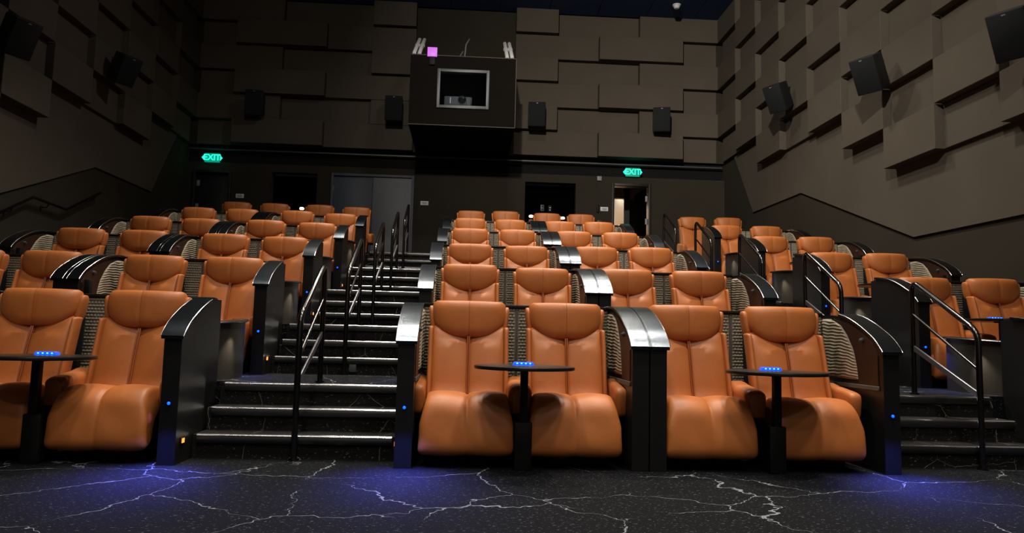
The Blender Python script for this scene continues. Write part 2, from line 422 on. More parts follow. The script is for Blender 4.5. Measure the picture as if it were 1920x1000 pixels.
# side walls: a stepped chequer of proud boards over a zigzag edged backing board
def side_wall(side):
    X = XR if side > 0 else XL; nm = 'wall_right' if side > 0 else 'wall_left'
    mod = 1.185 if side > 0 else 1.178; Y0 = 17.33
    b0, b1 = sorted((X['base'], X['base'] + side * 0.2))
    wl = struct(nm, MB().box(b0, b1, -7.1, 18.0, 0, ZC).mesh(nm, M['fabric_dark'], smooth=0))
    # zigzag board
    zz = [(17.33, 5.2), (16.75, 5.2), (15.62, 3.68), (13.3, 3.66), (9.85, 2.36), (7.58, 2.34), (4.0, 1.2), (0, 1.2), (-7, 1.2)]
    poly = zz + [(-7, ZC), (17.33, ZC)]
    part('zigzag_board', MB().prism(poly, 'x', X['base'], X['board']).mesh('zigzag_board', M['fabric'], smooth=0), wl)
    bottoms = {0: 5.2, 1: 5.2, 2: 4.6, 3: 4.6, 4: 4.6, 5: 4.0, 6: 3.4, 7: 3.4, 8: 3.4, 9: 2.8, 10: 2.8, 11: 2.8, 12: 2.8, 13: 2.8}
    cache = {}
    for n in range(14):
        ya, yb = Y0 - mod * (n + 1) + 0.002, Y0 - mod * n - 0.002
        nrow = int(round((ZC - bottoms[n]) / 0.6))
        for r in range(nrow):
            proud = (r - n) % 2 == 0
            xf = X['proud'] if proud else X['lvl']
            if proud not in cache:
                d = abs(X['board'] - xf)
                a, b = (0, -side * d)
                cache[proud] = MB().box(min(a, b), max(a, b), 0, mod - 0.004, 0, 0.594).mesh('acoustic_panel', M['fabric'], bevel=0.005, segs=1, smooth=0)
            part('acoustic_panel', cache[proud], wl, (X['board'], ya, ZC - 0.6 * (r + 1) + 0.003))
    return wl
wr = side_wall(1); wl = side_wall(-1)

# tiers: landing of every row
for k in range(2, 7):
    z = row_z(k); ya = BACKY + (k - 2) * P_ROW; yb = BACKY + (k - 1) * P_ROW + (0 if k < 6 else 3.2)
    if k == 6: yb = 17.5
    mb = MB().box(-6.65, 6.2, ya, yb, 0 if k < 3 else z - 1.2 * R_ROW, z)
    for (a, b) in (WA, LA, RA): mb.box(a, b, NOSE + (k - 2) * P_ROW, ya, z - R_ROW, z)
    o = struct('floor_tier', mb.mesh('floor_tier', M['carpet'], smooth=0))
struct('floor_corridor', MB().box(2.6, 6.4, 17.5, 21.4, FLOOR6 - 0.1, FLOOR6).mesh('floor_corridor', M['carpet'], smooth=0))

# stairs
AN = [('left wall aisle', WA), ('left aisle', LA), ('right aisle', RA)]
def nosing_mesh(L):
    m1 = MB().prism([(-0.016, -0.010), (-0.018, -0.003), (-0.012, 0.004), (-0.002, 0.007), (0.05, 0.005), (0.05, -0.004), (0.0, -0.010)], 'x', 0, L).mesh('nosing', M['nosing'], bevel=0.0)
    m2 = MB().prism([(-0.012, -0.010), (-0.015, -0.022), (-0.012, -0.050), (-0.004, -0.058), (0.004, -0.058), (0.004, -0.010)], 'x', 0.0, L).mesh('nosing_band', M['nosing_band'], smooth=60)
    return m1, m2
ORD = {1: 'first', 2: 'second', 3: 'third', 4: 'fourth', 5: 'fifth'}
for an, (a, b) in AN:
    n1, n2 = nosing_mesh(b - a - 0.06)
    m_tr = {}
    for k in range(1, 6):
        t = empty('aisle_stairs', 'dark carpeted steps with metal nosings, %s, from %s up to %s' % (an, ROWN[k], ROWN[k + 1]), 'stairs', (0, 0, 0), 'stair flights')
        y3 = NOSE + (k - 1) * P_ROW; z0 = row_z(k); rh = R_ROW / 3
        for j in (1, 2):
            yj = y3 - TREAD * (3 - j)
            if j not in m_tr: m_tr[j] = MB().box(a, b, 0, TREAD, 0, rh * j).mesh('step', M['riser'], smooth=0)
            part('step', m_tr[j], t, (0, yj, z0))
        if 3 not in m_tr: m_tr[3] = MB().box(a, b, -0.004, 0.0, 0, R_ROW - 0.004).mesh('riser_face', M['riser'], smooth=0)
        part('riser_face', m_tr[3], t, (0, y3, z0))
        for j in (1, 2, 3):
            yj = y3 - TREAD * (3 - j)
            part('step_nosing', n1, t, (a + 0.03, yj, z0 + rh * j), label='bright metal step nosing')
            part('nosing_band', n2, t, (a + 0.03, yj - 0.004, z0 + rh * j))

# ------------------------------------------------------------------ recliner
def hw_seat(p):
    z = p[1]
    return 0.268 + 0.032 * max(0, min(1, (0.44 - z) / 0.16)) + 0.004 * max(0, min(1, (0.20 - z) / 0.08))
def seat_extra(x, p):
    a = abs(x); up = max(0.0, min(1.0, (p[1] - 0.30) / 0.13))
    dip = (0.003 + 0.008 * up) * exp(-(x / 0.013) ** 2)
    puff = -(0.005 + 0.011 * up) * max(0, 1 - ((a - 0.14) / 0.15) ** 2)
    wob = 0.003 * sin(p[1] * 23 + x * 9) * sin(x * 14)
    return dip + puff + wob
SEAT = catmull([(0.30, 0.41), (0.20, 0.432), (0.08, 0.446), (-0.01, 0.456), (-0.085, 0.452), (-0.145, 0.432), (-0.195, 0.392), (-0.224, 0.33), (-0.243, 0.25), (-0.252, 0.17), (-0.245, 0.112), (-0.21, 0.082),
                (-0.15, 0.10), (-0.11, 0.15), (-0.09, 0.23), (-0.04, 0.28), (0.1, 0.30), (0.30, 0.31)], 3)
m_seat = sweep_x(SEAT, ST, hw_seat, 0.034, seat_extra).mesh('seat', M['leather'], smooth=60)
BACKP = [(0.165, 0.41), (0.19, 0.48), (0.222, 0.60), (0.262, 0.74), (0.306, 0.855), (0.335, 0.90), (0.37, 0.912), (0.40, 0.87), (0.385, 0.74), (0.345, 0.58), (0.30, 0.41)]
BACKL = catmull(BACKP, 3)
def back_extra(x, p):
    a = abs(x); dip = 0.009 * exp(-(x / 0.012) ** 2)
    puff = -0.016 * max(0, 1 - ((a - 0.13) / 0.14) ** 2)
    return dip + puff
def backrest():
    mb = sweep_x(BACKL, ST, lambda p: 0.258 + 0.006 * (p[1] - 0.4), 0.035, back_extra)
    # top edge: rises into two shoulders, sinks behind the headrest in the middle
    mb.v = [(x, y, z - (0.055 * (1 - min(1, abs(x) / 0.25) ** 1.6) if z > 0.80 else 0)) for (x, y, z) in mb.v]
    return mb.mesh('backrest', M['leather'], smooth=60)
m_back = backrest()
def bolster(sx):
    rings = []
    pts = catmull([(0.205, 0.42), (0.235, 0.52), (0.275, 0.66), (0.315, 0.80), (0.338, 0.875), (0.352, 0.905)], 4, False)
    for i, (y, z) in enumerate(pts):
        q = i / (len(pts) - 1); sc = 1 if q < 0.9 else (1 - ((q - 0.9) / 0.1) ** 2 * 0.75)
        rings.append([(sx * 0.267 + 0.019 * sc * math.copysign(abs(cos(t)) ** .7, cos(t)), y + 0.0 + 0.058 * sc * math.copysign(abs(sin(t)) ** .7, sin(t)), z) for t in [2 * pi * k / 14 for k in range(14)]])
    return MB().loft(rings).mesh('side_bolster', M['leather'], smooth=60)
m_bol = {-1: bolster(-1), 1: bolster(1)}
def headrest():
    rings = []
    N = 30
    for i in range(N + 1):
        s = -1 + 2 * i / N; a = abs(s)
        zb = 0.829 + 0.115 * a ** 4.6; zt = 1.092 - 0.014 * a ** 3
        e = 1.0 if a < 0.80 else sqrt(max(0.0, 1 - ((a - 0.80) / 0.20) ** 2)) * 0.9 + 0.1
        ez = 1.0 if a < 0.93 else 0.80 + 0.20 * sqrt(max(0.0, 1 - ((a - 0.93) / 0.07) ** 2))
        zc, hz, hy = (zb + zt) / 2 + 0.012 * a ** 3, (zt - zb) / 2 * ez, 0.056 * (0.2 + 0.8 * e)
        dip = 0.006 * exp(-(s / 0.035) ** 2)
        ring = []
        for k in range(26):
            th = 2 * pi * k / 26; cz, cyv = sin(th), cos(th)
            pz = math.copysign(abs(cz) ** 0.62, cz); py = math.copysign(abs(cyv) ** 0.7, cyv)
            zz = zc + hz * pz
            lean = 0.05 * (zz - 0.95)
            tap = 1.0 - 0.075 * max(0, (zz - 1.02) / 0.07) ** 1.5 - 0.05 * max(0, (0.95 - zz) / 0.1)
            ring.append((0.272 * s * tap, 0.340 - (hy - dip) * py + lean + 0.055 * a ** 3 - 0.012 * (1 - a * a) * (1 if py > 0 else 0), zz))
        rings.append(ring)
    return MB().loft(rings).mesh('headrest', M['leather'], smooth=60)
m_head = headrest()
def seam_head():
    hy = 0.056; pts = []
    for i in range(17):
        th = -1.45 + 2.9 * i / 16
        pz = math.copysign(abs(sin(th)) ** 0.62, sin(th)); py = abs(cos(th)) ** 0.7
        zz = 0.9605 + 0.1315 * pz
        pts.append((0, 0.340 - (hy - 0.006) * py + 0.05 * (zz - 0.95) - 0.012 - 0.0006, zz))
    return MB().tube(pts, 0.0020, 5).mesh('seam', M['welt'], smooth=60)
m_seamh = seam_head()
def head_wing(sx):
    def fn(p): return (p[0] + sx * 0.012 * (p[2] - 0.96) / 0.1, p[1] + 0.1 * (p[2] - 0.96), p[2])
    return MB().pillow((sx * 0.262, 0.400, 0.960), (0.024, 0.05, 0.095), 0.6, 14, 10, fn).mesh('headrest_wing', M['leather'], smooth=60)
m_hwing = {-1: head_wing(-1), 1: head_wing(1)}
def seam_back():
    path = [(0, y - 0.0085, z) for (y, z) in catmull([(0.178, 0.44), (0.19, 0.48), (0.222, 0.60), (0.262, 0.74), (0.296, 0.835)], 4, False)]
    mb = MB().tube([(p[0] - 0.006, p[1], p[2]) for p in path], 0.0042, 6).tube([(p[0] + 0.006, p[1], p[2]) for p in path], 0.0042, 6)
    return mb.mesh('seam', M['welt'], smooth=60)
m_seamb = seam_back()
def seam_seat():
    top = [p for p in SEAT if p[0] < 0.2 and not (p[0] > -0.22 and p[1] < 0.30)]
    lp = inset(SEAT, 0.0085)
    idx = [i for i, p in enumerate(SEAT) if (p[1] > 0.42 and p[0] < 0.17) or (p[0] < -0.16 and p[1] > 0.13)]
    return MB().tube([(0, lp[i][0], lp[i][1]) for i in idx], 0.0028, 6).mesh('seam', M['welt'], smooth=60)
m_seams = seam_seat()
def piping(sx):
    path = [(sx * 0.257, y - 0.002, z) for (y, z) in catmull([(0.176, 0.43), (0.197, 0.49), (0.228, 0.60), (0.268, 0.74), (0.302, 0.855), (0.318, 0.893)], 3, False)]
    return MB().tube(path, 0.005, 6).mesh('piping', M['leather'], smooth=60)
m_pipe = {-1: piping(-1), 1: piping(1)}
m_base = MB().box(-0.25, 0.25, -0.06, 0.45, 0, 0.30).mesh('recliner_base', M['black'], bevel=0.01)
m_shell = MB().prism([(0.30, 0.30), (0.395, 0.74), (0.41, 0.88), (0.42, 1.04), (0.45, 1.05), (0.50, 0.9), (0.49, 0.7), (0.45, 0.30)], 'x', -0.25, 0.25).mesh('back_shell', M['black'], bevel=0.01)
ARM = catmull([(0.33, 0.545), (0.2, 0.54), (0.06, 0.525), (-0.03, 0.512), (-0.062, 0.49), (-0.068, 0.45), (-0.058, 0.38), (-0.045, 0.335), (-0.02, 0.318), (0.02, 0.325), (0.15, 0.33), (0.33, 0.34)], 3)
m_arm = sweep_x(ARM, STS, lambda p: 0.043, 0.034).mesh('armrest', M['leather'], smooth=60)
m_armc = sweep_x(ARM, STS, lambda p: 0.078, 0.05).mesh('armrest', M['leather'], smooth=60)
def arm_front():
    out = [(-0.052, 0.335), (0.052, 0.335)] + [(0.052 * cos(t), 0.44 + 0.05 * sin(t)) for t in [pi * k / 10 for k in range(11)]]
    return MB().prism(out, 'y', -0.082, -0.05).mesh('armrest_front', M['leather'], bevel=0.006)
m_armf = arm_front()

# every recliner stands and is set a little differently: (shift across, headrest height) in metres
ADJ = {(6, 'c1'): (0.007, -0.012), (6, 'c2'): (0.011, 0.003), (5, 'c1'): (-0.004, -0.011), (5, 'c2'): (-0.002, -0.013), (4, 'c1'): (-0.002, -0.014), (4, 'c2'): (0.004, -0.01), (3, 'c1'): (-0.001, -0.026), (3, 'c2'): (-0.002, -0.032), (2, 'c1'): (0.002, -0.009), (2, 'c2'): (0.01, -0.026), (1, 'c1'): (-0.003, -0.003), (1, 'c2'): (-0.009, -0.001), (6, 'c3'): (0.002, -0.009), (6, 'c4'): (-0.016, -0.009), (5, 'c3'): (0.015, -0.014), (5, 'c4'): (-0.003, -0.005), (4, 'c3'): (-0.003, -0.007), (4, 'c4'): (-0.002, -0.003), (3, 'c3'): (0.015, -0.017), (3, 'c4'): (-0.006, -0.003), (2, 'c3'): (-0.014, -0.014), (2, 'c4'): (0.006, -0.011), (1, 'c3'): (0.022, 0.008), (1, 'c4'): (0.026, 0.015), (6, 'l1'): (0.009, 0.006), (6, 'l2'): (0.028, 0.002), (6, 'l3'): (-0.027, 0.003), (6, 'l4'): (-0.024, -0.019), (5, 'l1'): (-0.001, 0.018), (5, 'l2'): (0.012, 0.016), (5, 'l3'): (-0, 0.018), (5, 'l4'): (0.01, -0.009), (4, 'l1'): (0.002, 0.014), (4, 'l2'): (0.001, 0.003), (4, 'l3'): (-0.016, 0.012), (4, 'l4'): (-0.004, -0.004), (3, 'l1'): (0.001, 0.018), (3, 'l2'): (0.008, 0.015), (3, 'l3'): (0.018, 0.002), (3, 'l4'): (0.009, -0.013), (2, 'l1'): (-0.005, 0), (2, 'l2'): (-0.021, 0.002), (2, 'l3'): (-0.014, -0.01), (2, 'l4'): (0.001, -0.009), (1, 'l3'): (0.014, 0.006), (1, 'l4'): (-0.002, 0.01), (6, 'r1'): (-0.012, 0.012), (6, 'r2'): (0.016, 0.026), (5, 'r1'): (-0.018, 0.013), (5, 'r2'): (-0.009, 0.021), (4, 'r1'): (-0.003, 0.014), (4, 'r2'): (-0.007, 0.027), (3, 'r1'): (0.001, 0.006), (3, 'r2'): (0, 0.017), (2, 'r1'): (0.019, -0.007), (2, 'r2'): (0.015, 0.002)}
COLX = dict(l1=-4.6716, l2=-3.937, l3=-2.99, l4=-2.2555, c1=0.0233, c2=0.7273, c3=1.5895, c4=2.3081, r1=4.6434, r2=5.3785)
BLK = {'l': 'left block', 'c': 'centre block', 'r': 'right block'}
POS = {'l1': 'leftmost of four', 'l2': 'second of four from the left', 'l3': 'third of four from the left', 'l4': 'next to the left aisle',
       'c1': 'next to the left aisle', 'c2': 'second of four from the left', 'c3': 'third of four from the left', 'c4': 'next to the right aisle', 'r1': 'next to the right aisle', 'r2': 'by the right wall'}
def make_chair(k, col):
    ax, az = ADJ.get((k, col), (0, 0)); x = COLX[col] + ax
    where = 'cut by the left frame edge' if (k, col) in ((1, 'l3'), (2, 'l1')) else POS[col]
    t = empty('recliner', 'tan leather recliner, %s of the %s, %s' % (ROWN[k], BLK[col[0]], where), 'recliner',
              (x, 5.0 + row_y(k) + (0.13 if k == 6 else 0), row_z(k)), 'tan leather recliners')
    dz = az + (0.02 if k == 6 else 0)
    part('recliner_base', m_base, t, label='black recliner base')
    part('back_shell', m_shell, t, label='black shell behind the backrest')
    st = part('seat', m_seat, t); part('seam', m_seams, st)
    bk = part('backrest', m_back, t); part('seam', m_seamb, bk)
    for s in (-1, 1):
        part('side_bolster', m_bol[s], t); part('piping', m_pipe[s], bk)
    hd = part('headrest', m_head, t, (0, 0, dz)); part('seam', m_seamh, hd)
    for s in (-1, 1): part('headrest_wing', m_hwing[s], hd)
    left = col in ('l1', 'l3', 'c1', 'c3', 'r1')
    mid = {'l1': .367, 'l3': .367, 'c1': .352, 'c3': .359, 'r1': .3675}.get(col, 0)
    if left:
        part('armrest', m_arm, t, (-0.30 if col in ('c3', 'r1') else -0.325, 0, 0))
        a = part('armrest', m_armc, t, (mid, 0, 0), label='wide middle armrest'); part('armrest_front', m_armf, a)
    else:
        part('armrest', m_arm, t, (0.335, 0, 0))
    return t
CHAIRS = []
for k in range(1, 7): CHAIRS += [(k, c) for c in COLX]
for k, c in CHAIRS: make_chair(k, c)

# ------------------------------------------------------------------ pods around each pair
FY, TY = -0.245, 0.70
CAPP = [(-0.262, 0.775), (-0.240, 0.800), (-0.165, 0.862), (-0.04, 0.928), (0.09, 0.984), (0.22, 1.026), (0.40, 1.056), (0.58, 1.062), (0.75, 1.062)]
def arc_z(y):
    if y <= CAPP[0][0]: return CAPP[0][1]
    for i in range(len(CAPP) - 1):
        (a, p1), (b, p2) = CAPP[i], CAPP[i + 1]
        if y <= b:
            p0 = CAPP[max(i - 1, 0)]; p3 = CAPP[min(i + 2, len(CAPP) - 1)]
            h = b - a; t = (y - a) / h
            m1 = (p2 - p0[1]) / (b - p0[0]) * h; m2 = (p3[1] - p1) / (p3[0] - a) * h
            return (2 * t ** 3 - 3 * t * t + 1) * p1 + (t ** 3 - 2 * t * t + t) * m1 + (3 * t * t - 2 * t ** 3) * p2 + (t ** 3 - t * t) * m2
    return CAPP[-1][1]
YS = [FY, -0.225, -0.2, -0.165, -0.12, -0.08, -0.04, 0.0, 0.05, 0.1, 0.16, 0.22, 0.3, 0.38, 0.48, 0.58, TY]
def wing_mesh(th, end=TY, s=0):
    ys = [y for y in YS if y < end] + [end]
    mb = MB().prism([(FY, 0)] + [(y, arc_z(y) - 0.001) for y in ys] + [(end, 0)], 'x', -th / 2, th / 2)
    if end < TY:      # only a thin skin carries on behind the thick front part, on the seat side
        a, b = (-th / 2, -th / 2 + 0.028) if s > 0 else (th / 2 - 0.028, th / 2)
        mb.prism([(end - 0.01, 0)] + [(y, arc_z(y) - 0.001) for y in [end] + [y for y in YS if y > end]] + [(TY, 0)], 'x', a, b)
    return mb.mesh('side_panel', M['laminate'], smooth=30)
def cap_mesh(th, over=0.014, end=TY):
    ys = [FY - 0.017] + [y for y in YS if y < end] + [end + (0.012 if end < TY else 0)]
    rings = []
    a = th / 2 + over
    for y in ys:
        z = arc_z(y); b = (y, z); t_ = (y - (0.006 if y < 0.1 else 0), z + 0.021)
        rings.append([(-a, b[0], b[1]), (a, b[0], b[1]), (a, t_[0], t_[1]), (-a, t_[0], t_[1])])
    return MB().loft(rings).mesh('cap_strip', M['cap'], smooth=30)
def edge_mesh(th, over=0.014, end=TY):
    mb = MB(); a = th / 2 + over
    for sx in (-1, 1):
        mb.tube([(sx * (a + 0.001), y - 0.004, arc_z(y) + 0.019) for y in [FY - 0.018] + [y for y in YS if y < end] + [end]], 0.0032, 5)
    return mb.mesh('cap_edge', M['edge'], smooth=60)
TH = 0.108
WINGS = {None: (wing_mesh(TH), cap_mesh(TH), edge_mesh(TH))}
for pn_, s_, e_ in (('L2', 1, 0.22), ('C1', -1, 0.30), ('C2', 1, 0.30), ('R1', -1, 0.46)):
    WINGS[pn_] = (wing_mesh(TH, e_, s_), cap_mesh(TH, 0.014, e_), edge_mesh(TH, 0.014, e_))
def pad_front(z):
    pts = [(0.595, 0.045), (0.68, 0.06), (0.77, 0.09), (0.85, 0.128), (0.95, 0.212), (1.01, 0.30), (1.06, 0.5)]
    for (z0, y0), (z1, y1) in zip(pts, pts[1:]):
        if z <= z1: return y0 + (y1 - y0) * max(0, (z - z0)) / (z1 - z0)
    return 0.5
def pad_mesh(s):
    NV, NU = 18 * 6, 75; v = []; f = []
    for j in range(NV + 1):
        vv = j / NV; z = 0.595 + vv * (1.045 - 0.595)
        yf = pad_front(z)
        for i in range(NU + 1):
            u = i / NU; y = yf + (0.585 - yf) * u
            zz = 0.595 + vv * (min(1.045, arc_z(y) - 0.03) - 0.595)
            wv = vv * 18 + 0.20 * sin(y * 15 + 1.3) + 0.10 * sin(y * 41 + vv * 9)
            rib = abs(sin(pi * wv)) ** 0.8
            bead = 0.60 + 0.40 * abs(sin(pi * (y / 0.022 + 0.5 * (int(math.floor(wv)) % 2))))
            edge = min(1, u * 14, (1 - u) * 14, vv * 20, (1 - vv) * 20)
            h = 0.004 + 0.013 * rib * bead
            v.append((s * h * max(0, edge), y, zz))
    for j in range(NV):
        for i in range(NU):
            a = j * (NU + 1) + i; f.append((a, a + 1, a + NU + 2, a + NU + 1))
    return MB().add(v, f).mesh('wavy_pad', M['taupe'], smooth=70)
m_pad = {1: pad_mesh(1), -1: pad_mesh(-1)}
def brown_mesh(s):
    zs = [0.57, 0.6, 0.68, 0.77, 0.85, 0.93, 0.99, 1.03]
    front = []
    for z in zs:
        y = -0.19
        while arc_z(y) - 0.028 < z and y < 0.56: y += 0.01
        front.append((y, z))
    poly = front + [(pad_front(z) + 0.012, z) for z in reversed(zs)]
    poly = [p for i, p in enumerate(poly)]
    return MB().prism(poly, 'x', 0, s * 0.006).mesh('brown_inlay', M['brown'], smooth=0)
m_brown = {1: brown_mesh(1), -1: brown_mesh(-1)}
m_strip = {s: MB().box(min(0, s * .01), max(0, s * .01), -0.2, 0.58, 0.535, 0.566).mesh('inner_trim', M['strip'], bevel=0.003, segs=1) for s in (1, -1)}
m_button = {s: MB().cyl((0, 0, 0), 0.017, s * 0.012, 'x', 14).cyl((s * 0.012, 0, 0), 0.009, s * 0.01, 'x', 12).mesh('call_knob', M['frame'], smooth=40) for s in (1, -1)}
m_tray = {s: MB().box(min(0, s * .05), max(0, s * .05), -0.15, -0.09, 0.66, 0.80).box(min(0, s * .15), max(0, s * .15), -0.17, -0.03, 0.64, 0.675).mesh('tray_bracket', M['black'], bevel=0.006) for s in (1, -1)}
m_led = MB().pillow((0, 0, 0), (0.010, 0.007, 0.010), 1.0, 10, 8).mesh('blue_led', M['led_blue'], smooth=80)
m_ledb = MB().cyl((0, 0.004, 0), 0.017, -0.008, 'y', 14).mesh('led_bezel', M['black_metal'])
def step_light(s):
    return MB().box(min(0, s * .006), max(0, s * .006), -0.03, 0.03, -0.022, 0.022).mesh('step_light_bezel', M['black'], bevel=0.002, segs=1)
m_slb = {s: step_light(s) for s in (1, -1)}
m_sll = {s: MB().box(min(s * .004, s * .009), max(s * .004, s * .009), -0.019, -0.003, -0.014, 0.014).box(min(s * .004, s * .009), max(s * .004, s * .009), 0.003, 0.019, -0.014, 0.014).mesh('step_light_lens', M['led_orange'], smooth=0) for s in (1, -1)}
back_cache = {}
def back_meshes(wi):
    k = round(wi, 3)
    if k in back_cache: return back_cache[k]
    bp_ = MB().box(-wi, wi, 0.60, 0.655, 0.0, 1.055).mesh('back_panel', M['laminate'], smooth=0)
    lg = MB().box(-wi, wi, 0.575, TY, 1.055, 1.078).mesh('back_ledge', M['ledge'], bevel=0.006)
    rs = MB().box(-wi, wi, 0.655, TY, 0.0, 1.055).mesh('rear_skin', M['laminate'], smooth=0)
    sp = 0.0235; NX = int(2 * wi / sp); nx, nz = NX * 3, 26 * 3; v = []; f = []
    for j in range(nz + 1):
        z = 0.44 + (1.05 - 0.44) * j / nz
        for i in range(nx + 1):
            x = -wi + 2 * wi * i / nx
            r_ = (z - 0.44) / sp; row = math.floor(r_); fx = (x / sp + 0.5 * (row % 2)) % 1 - 0.5; fz = r_ - row - 0.5
            q = 1 - (fx / 0.5) ** 2 - (fz / 0.5) ** 2
            h = 0.014 * sqrt(q) if q > 0 else 0
            if abs(x) < 0.012 or i in (0, nx) or j in (0, nz): h = 0
            v.append((x, 0.596 - h, z))
    for j in range(nz):
        for i in range(nx):
            a = j * (nx + 1) + i; f.append((a, a + 1, a + nx + 2, a + nx + 1))
    st = MB().add(v, f).mesh('stud_panel', M['taupe_dark'], smooth=70)
    rl = MB().box(-0.008, 0.008, 0.582, 0.6, 0.44, 1.05).mesh('stud_rail', M['strip'], bevel=0.002, segs=1)
    back_cache[k] = (bp_, lg, rs, st, rl); return back_cache[k]
PODS = {'L1': (-4.352, 0.755), 'L2': (-2.63, 0.755), 'C1': (0.380, 0.700), 'C2': (2.020, 0.713), 'R1': (5.065, 0.755)}
PODN = {'L1': 'left block, outer pair', 'L2': 'left block, pair beside left aisle', 'C1': 'centre block, left pair',
        'C2': 'centre block, right pair', 'R1': 'right block'}
BLUE = (0.10, 0.12, 1.0)
PODX = {(1, 'C2'): (2.03, 0.7245), (3, 'C2'): (2.005, 0.698), (4, 'C2'): (2.0, 0.694), (5, 'C2'): (2.0, 0.694)}
def pod_x(k, pn): return PODX.get((k, pn), PODS[pn])
def make_pod(k, pn):
    x, wi = pod_x(k, pn)
    t = empty('seating_pod', 'black seat surround with arched caps, %s, %s' % (ROWN[k], PODN[pn]), 'seat surround', (x, 5.0 + row_y(k), row_z(k)), 'seat pair surrounds')
    bp_, lg, rs, st, rl = back_meshes(wi)
    b = part('back_panel', bp_, t); part('back_ledge', lg, t); part('rear_skin', rs, t)
    part('stud_panel', st, b, kind='stuff', label='grey studded felt between the seats'); part('stud_rail', rl, b)
    for s in (-1, 1):
        aisle = (pn == 'L2' and s > 0) or (pn == 'C1' and s < 0) or (pn == 'C2' and s > 0) or (pn == 'R1' and s < 0)
        m_wing, m_cap, m_edge = WINGS[pn if aisle else None]
        wg = part('side_panel', m_wing, t, (s * (wi + TH / 2), 0, 0))
        cp = part('cap_strip', m_cap, t, (s * (wi + TH / 2), 0, 0), label='arched brushed metal cap'); part('cap_edge', m_edge, cp)
        off = -s * TH / 2
        part('wavy_pad', m_pad[-s], wg, (off, 0, 0), kind='stuff', label='taupe rippled felt pad')
        part('brown_inlay', m_brown[-s], wg, (off, 0, 0), label='brown wood inlay')
        part('inner_trim', m_strip[-s], wg, (off, 0, 0)); part('call_knob', m_button[-s], wg, (off - s * 0.006, -0.006, 0.873), label='small metal knob')
        aisle = (pn == 'L2' and s > 0) or (pn == 'C1' and s < 0) or (pn == 'C2' and s > 0) or (pn == 'R1' and s < 0)
        if aisle:
            part('led_bezel', m_ledb, wg, (0, FY, 0.378)); part('blue_led', m_led, wg, (0, FY - 0.008, 0.378), label='glowing blue marker light')
            part('step_light_bezel', m_slb[s], wg, (s * TH / 2, -0.14, 0.138)); part('step_light_lens', m_sll[s], wg, (s * TH / 2, -0.14, 0.138), label='orange glowing step light')
        if (pn == 'L1' and s < 0) or (pn == 'L2' and s < 0 and k == 2) or (pn == 'R1' and s > 0):
            part('tray_bracket', m_tray[-s], wg, (off, 0, 0), label='black folded tray bracket')
    return t
POD_LIST = []
for k in range(1, 6): POD_LIST += [(k, p) for p in PODS]
for k, p in POD_LIST: make_pod(k, p)

# ------------------------------------------------------------------ tables
m_ttop = MB().cyl((0, 0, 0.633), 0.322, 0.022, 'z', 56).mesh('table_top', M['ledge'], bevel=0.005)
m_tpost = MB().box(-0.024, 0.024, -0.024, 0.024, 0.30, 0.62).mesh('post', M['black'], bevel=0.004)
m_tplate = MB().box(-0.05, 0.05, -0.05, 0.05, 0.62, 0.633).mesh('top_plate', M['black'], bevel=0.003)
m_tbase = MB().box(-0.055, 0.055, -0.02, 0.16, 0.0, 0.30).mesh('pedestal', M['black'], bevel=0.008)
m_unit = MB().prism([(-0.07, 0.655), (0.07, 0.655), (0.06, 0.676), (-0.06, 0.676)], 'y', 0.07, 0.12).mesh('call_unit', M['led_blue_strip'], bevel=0.004)
mb = MB()
for dx in (-0.042, -0.014, 0.014, 0.042): mb.pillow((dx, 0.0695, 0.667), (0.006, 0.002, 0.004), 1, 8, 6)
m_dots = mb.mesh('led_dots', M['led_cyan'], smooth=80)
def make_table(k, pn, n):
    x = {'L1': -4.31, 'L2': -2.622, 'R1': 5.01}.get(pn, pod_x(k, pn)[0])
    t = empty('side_table', 'round dark table %s, %s, %s' % ('with blue lights' if k == 1 or pn == 'R1' else 'between recliners', ROWN[k], PODN[pn]), 'table', (x, 4.75 + row_y(k), row_z(k)), 'round tables between seats')
    part('table_top', m_ttop, t); part('post', m_tpost, t); part('top_plate', m_tplate, t); part('pedestal', m_tbase, t)
    if k == 1 or pn == 'R1':
        u = part('call_unit', m_unit, t, label='blue glowing call unit'); part('led_dots', m_dots, u)
for k, p in POD_LIST:
    make_table(k, p, 0)

# ------------------------------------------------------------------ curved ledge walls behind the aisle ends
def drum(s):
    """s: +1 aisle lies to +x. local origin at wing face, y from 0 (rear of pod) to .78"""
    path = [(s * (-0.045 - 0.14 * ((y - 0.42) / 0.5) ** 2), y) for y in [-0.12 + 0.84 * i / 18 for i in range(19)]]
    zt = lambda y: 0.415 + 0.045 * (y + 0.12) / 0.84
    def strip(o, a, b, dz0, dz1):
        rings = []
        for (x, y) in o:
            rings.append([(x + s * a, y, 0 if dz0 is None else zt(y) + dz0), (x + s * b, y, 0 if dz0 is None else zt(y) + dz0), (x + s * b, y, zt(y) + dz1), (x + s * a, y, zt(y) + dz1)])
        return MB().loft(rings)
    wall = strip(path, -0.05, 0, None, 0).mesh('curved_wall', M['laminate_drum'], smooth=40)
    p2 = path + [(path[-1][0] - s * 0.02, path[-1][1] + 0.03)]
    led = strip(p2, -0.10, 0.026, 0, 0.02).mesh('ledge_top', M['ledge'], bevel=0.003, segs=1)
    ed = MB().tube([(x + s * 0.027, y, zt(y) + 0.011) for (x, y) in p2], 0.005, 6).mesh('ledge_edge', M['edge'], smooth=60)
    return wall, led, ed
m_drum = {1: drum(1), -1: drum(-1)}
DRUMS = [('L2', 1, 'left edge of the left aisle'), ('C1', -1, 'right edge of the left aisle'), ('C2', 1, 'left edge of the right aisle'), ('R1', -1, 'right edge of the right aisle')]
